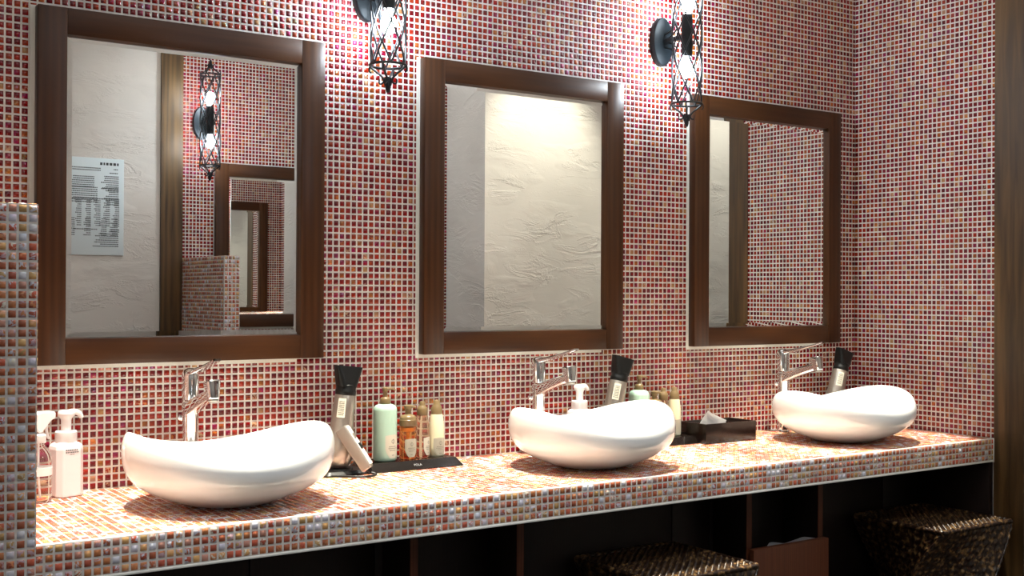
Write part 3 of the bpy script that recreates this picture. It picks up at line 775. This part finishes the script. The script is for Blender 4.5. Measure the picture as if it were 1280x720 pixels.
copy_thing(sd, (DX[2], DY, ZT), 'black hair dryer stand hidden behind the basin nearest the corner')
make_dryer((DX[0], DY, ZT + .0141), 'silver hair dryer shown whole with handle and cord, beside the bottle tray', R(6.5))
make_dryer((DX[1], DY, ZT + .0141), 'silver hair dryer leaning up behind the basin under the middle mirror', R(14))
make_dryer((DX[2] - .03, DY, ZT + .0141), 'silver hair dryer leaning up behind the basin nearest the corner', R(18))

# ------------------------------------------------------------------ tissue box
t = thing('tissue_box', (2.384, -.168, ZT), 'flat black tissue box on the counter with one white tissue pulled up', 'box')
wx, wy, ht = .206, .112, .058
bm = bmesh.new()
bx(bm, (0, 0, 0), (wx, .006, ht), .0012); bx(bm, (0, wy - .006, 0), (wx, wy, ht), .0012)
bx(bm, (0, .006, 0), (.006, wy - .006, ht), .0012); bx(bm, (wx - .006, .006, 0), (wx, wy - .006, ht), .0012); bx(bm, (.006, .006, 0), (wx - .006, wy - .006, .006))
from_bm('box_body', bm, M['tissue_box'], t, 40)
bm = bmesh.new(); bx(bm, (.006, .006, ht - .012), (wx - .006, .046, ht - .007)); bx(bm, (.006, .066, ht - .012), (wx - .006, wy - .006, ht - .007)); bx(bm, (.006, .046, ht - .012), (.03, .066, ht - .007)); bx(bm, (wx - .03, .046, ht - .012), (wx - .006, .066, ht - .007))
from_bm('box_lid', bm, M['lacquer'], t)
bm = bmesh.new()
n = 10; g0 = []; 
for j, (zz, x0, x1, yb) in enumerate(((ht - .016, .022, .132, .056), (ht + .002, .028, .130, .050), (ht + .014, .034, .096, .046), (ht + .025, .040, .066, .043), (ht + .034, .0445, .0475, .041))):
    g0.append([bm.verts.new((x0 + (x1 - x0) * i / n, yb + .0025 * math.sin(i * .9 + j), zz + .001 * math.sin(i * 1.7))) for i in range(n + 1)])
for j in range(len(g0) - 1):
    for i in range(n): bm.faces.new((g0[j][i], g0[j][i + 1], g0[j + 1][i + 1], g0[j + 1][i]))
bmesh.ops.solidify(bm, geom=bm.faces[:], thickness=.0006)
tag(from_bm('tissue', bm, M['tissue'], t, 60), 'white tissue sticking up')

# ------------------------------------------------------------------ notice on the opposite wall
t = thing('notice_board', (1.130, -DEP, CZ + .4382 + .155), 'pale notice sheet of small print on the opposite plaster wall', 'sign')
NW, NH = .33, .415
box_obj('board', (0, .0, 0), (NW, .006, NH), M['notice'], t, .001)
bm = bmesh.new(); rows = []
X = lambda a: a * NW
# seen from the front (+y side) the text runs towards -x
def para(a0, a1, z, n, h=.0042, dash=.006, step=.0088, jag=True):
    for k in range(n):
        rows.append((X(a0), X(a0) + (X(a1) - X(a0)) * (random.uniform(.6, 1) if jag else 1), (z * NH) - k * step, h, dash))
para(.07, .32, .93, 1, .011, .012, jag=False)
para(.08, .14, .885, 1); para(.30, .85, .89, 2); para(.08, .22, .845, 1)
para(.07, .32, .81, 8); para(.38, .82, .80, 6)
para(.07, .28, .69, 9); para(.34, .80, .69, 8)
para(.06, .92, .575, 1, jag=False)
for a in (.06, .18, .30, .42, .54, .66, .78, .88): para(a, a + .085, .555, 13, dash=.004)
for a in (.08, .22, .42, .62, .80): para(a, a + .10, .37, 9, dash=.004)
para(.06, .24, .26, 2); para(.34, .80, .26, 1); para(.07, .45, .215, 7)
strips(bm, rows, lambda u, v: (NW - u, .0064, v))
o = from_bm('small_print', bm, M['ink_dark'], t); o['kind'] = 'stuff'

# ------------------------------------------------------------------ under the counter
ZB = CZ - TH - .001
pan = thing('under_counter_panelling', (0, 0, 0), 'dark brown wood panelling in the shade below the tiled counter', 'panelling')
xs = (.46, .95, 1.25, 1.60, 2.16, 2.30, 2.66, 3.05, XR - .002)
for a, b in zip(xs, xs[1:]): box_obj('panel', (a + .0015, -.27, 0), (b - .0015, -.252, ZB), M['cab_shaded'], pan, .001)
box_obj('end_panel', (XR - .022, -.530, 0), (XR - .002, -.272, ZB), M['cab_shaded'], pan, .001)
def make_cab(x0, label):
    t = thing('bin_cabinet', (x0, 0, 0), label, 'cabinet', 'open bin cabinets under the counter')
    wd = .305
    for a in (0, wd - .019): 
        sp = box_obj('side_panel', (a, -.3985, 0), (a + .019, -.271, ZB - .001), M['cab_shaded'], t, .0008)
        box_obj('lit_edge', (a, -.4010, 0), (a + .019, -.3986, ZB - .001), M['cab'], sp)  # lit front edge of the same board, painted lighter than its shaded sides
    box_obj('shelf', (.019, -.396, .10), (wd - .019, -.271, .118), M['cab_shaded'], t)
    return t
cb = make_cab(1.270, 'narrow open bin cabinet under the counter left of the nearer wicker stool')
copy_thing(cb, (2.312, 0, 0), 'narrow open bin cabinet under the counter between the two wicker stools')
def make_bin(x0, label):
    t = thing('waste_bin', (x0, -.424, .12), label, 'bin', 'waste bins under the counter'); wd = .300
    bm = bmesh.new(); n = 14
    topz = lambda f: .330
    bx(bm, (0, -.002, 0), (wd, .016, .330), .0015)
    from_bm('bin_front', bm, M['cab'], t, 40)
    bm = bmesh.new()
    bx(bm, (.022, .017, 0), (.032, .150, .29)); bx(bm, (wd - .026, .017, 0), (wd - .016 - .01 + .0, .150, .29)); bx(bm, (.032, .140, 0), (wd - .026, .150, .29)); bx(bm, (.032, .017, 0), (wd - .026, .140, .008))
    from_bm('bin_body', bm, M['black'], t)
    bm = bmesh.new()
    pa = [(.024 + (wd - .054) * k / 24, .024 + .002 * math.sin(k), .332 - .004 * math.cos(k * .5) - (.008 if k < 6 else 0)) for k in range(25)]
    lo = [(p[0], p[1] + .001, .26) for p in pa]
    va = [bm.verts.new(p) for p in pa]; vb = [bm.verts.new(p) for p in lo]
    for k in range(24): bm.faces.new((va[k], va[k + 1], vb[k + 1], vb[k]))
    bmesh.ops.solidify(bm, geom=bm.faces[:], thickness=.0008)
    from_bm('bin_liner', bm, M['liner'], t, 60)
    return t
make_bin(2.314, 'brown wood fronted waste bin in the open cabinet between the stools')

# ------------------------------------------------------------------ wicker stools
def make_stool(loc, label):
    t = thing('wicker_stool', loc, label, 'stool', 'twisted wicker stools')
    W_, D_, H_ = .33, .31, .474
    ns, spp = 30, 4
    def weave(nu, nv, f, name, amp):
        bm = bmesh.new(); a = nu * spp; b = nv * spp
        vs = []
        for j in range(b + 1):
            row = []
            for i in range(a + 1):
                u, v = i / spp, j / spp
                s = abs(math.sin(math.pi * u)) ** .6 * abs(math.sin(math.pi * v)) ** .6
                chk = 1 if (int(min(u, nu - 1e-6)) + int(min(v, nv - 1e-6))) % 2 == 0 else .35
                row.append(bm.verts.new(f(i / a, j / b, amp * s * chk)))
            vs.append(row)
        for j in range(b):
            for i in range(a): bm.faces.new((vs[j][i], vs[j][i + 1], vs[j + 1][i + 1], vs[j + 1][i]))
        return from_bm(name, bm, M['wicker'], t, 70)
    weave(ns, ns, lambda u, v, h: ((u - .5) * (W_ - .006), (v - .5) * (D_ - .006), H_ - .006 + h), 'seat_weave', .006)
    def corner(k, fz):
        a = -R(90) * (1 - fz); s = 1 - .24 * math.sin(math.pi * fz)
        x, y = ((-1, -1), (1, -1), (1, 1), (-1, 1))[k % 4]
        x *= W_ / 2 * s; y *= D_ / 2 * s
        return Vector((x * math.cos(a) - y * math.sin(a), x * math.sin(a) + y * math.cos(a), (H_ - .012) * fz))
    for k in range(4):
        def f(u, v, h, k=k):
            A, B = corner(k, v), corner(k + 1, v); p = A.lerp(B, u); n = (B - A).cross(Vector((0, 0, 1))).normalized()
            return p + n * h
        weave(16, 24, f, 'side_weave', .005)
        bm = bmesh.new(); m = 60
        tube(bm, [corner(k, q / m) for q in range(m + 1)], lambda q: .0042 + .0016 * math.sin(q * 2 * math.pi * 22), 6)
        from_bm('corner_braid', bm, M['wicker'], t, 60)
    bm = bmesh.new(); m = 60
    for k in range(4):
        a = Vector(((-1, 1, 1, -1)[k] * W_ / 2, (-1, -1, 1, 1)[k] * D_ / 2, H_ - .006)); b = Vector(((1, 1, -1, -1)[k] * W_ / 2, (-1, 1, 1, -1)[k] * D_ / 2, H_ - .006))
        tube(bm, [a.lerp(b, q / m) for q in range(m + 1)], lambda q: .0055 + .0022 * abs(math.sin(q * math.pi * 20)), 7)
    from_bm('rim_braid', bm, M['wicker'], t, 60)
    return t
st = make_stool((1.968, -.458, 0), 'brown twisted wicker stool under the middle of the counter, cut by the frame')
copy_thing(st, (3.030, -.466, 0), 'brown twisted wicker stool beside the wooden post at the counter end')
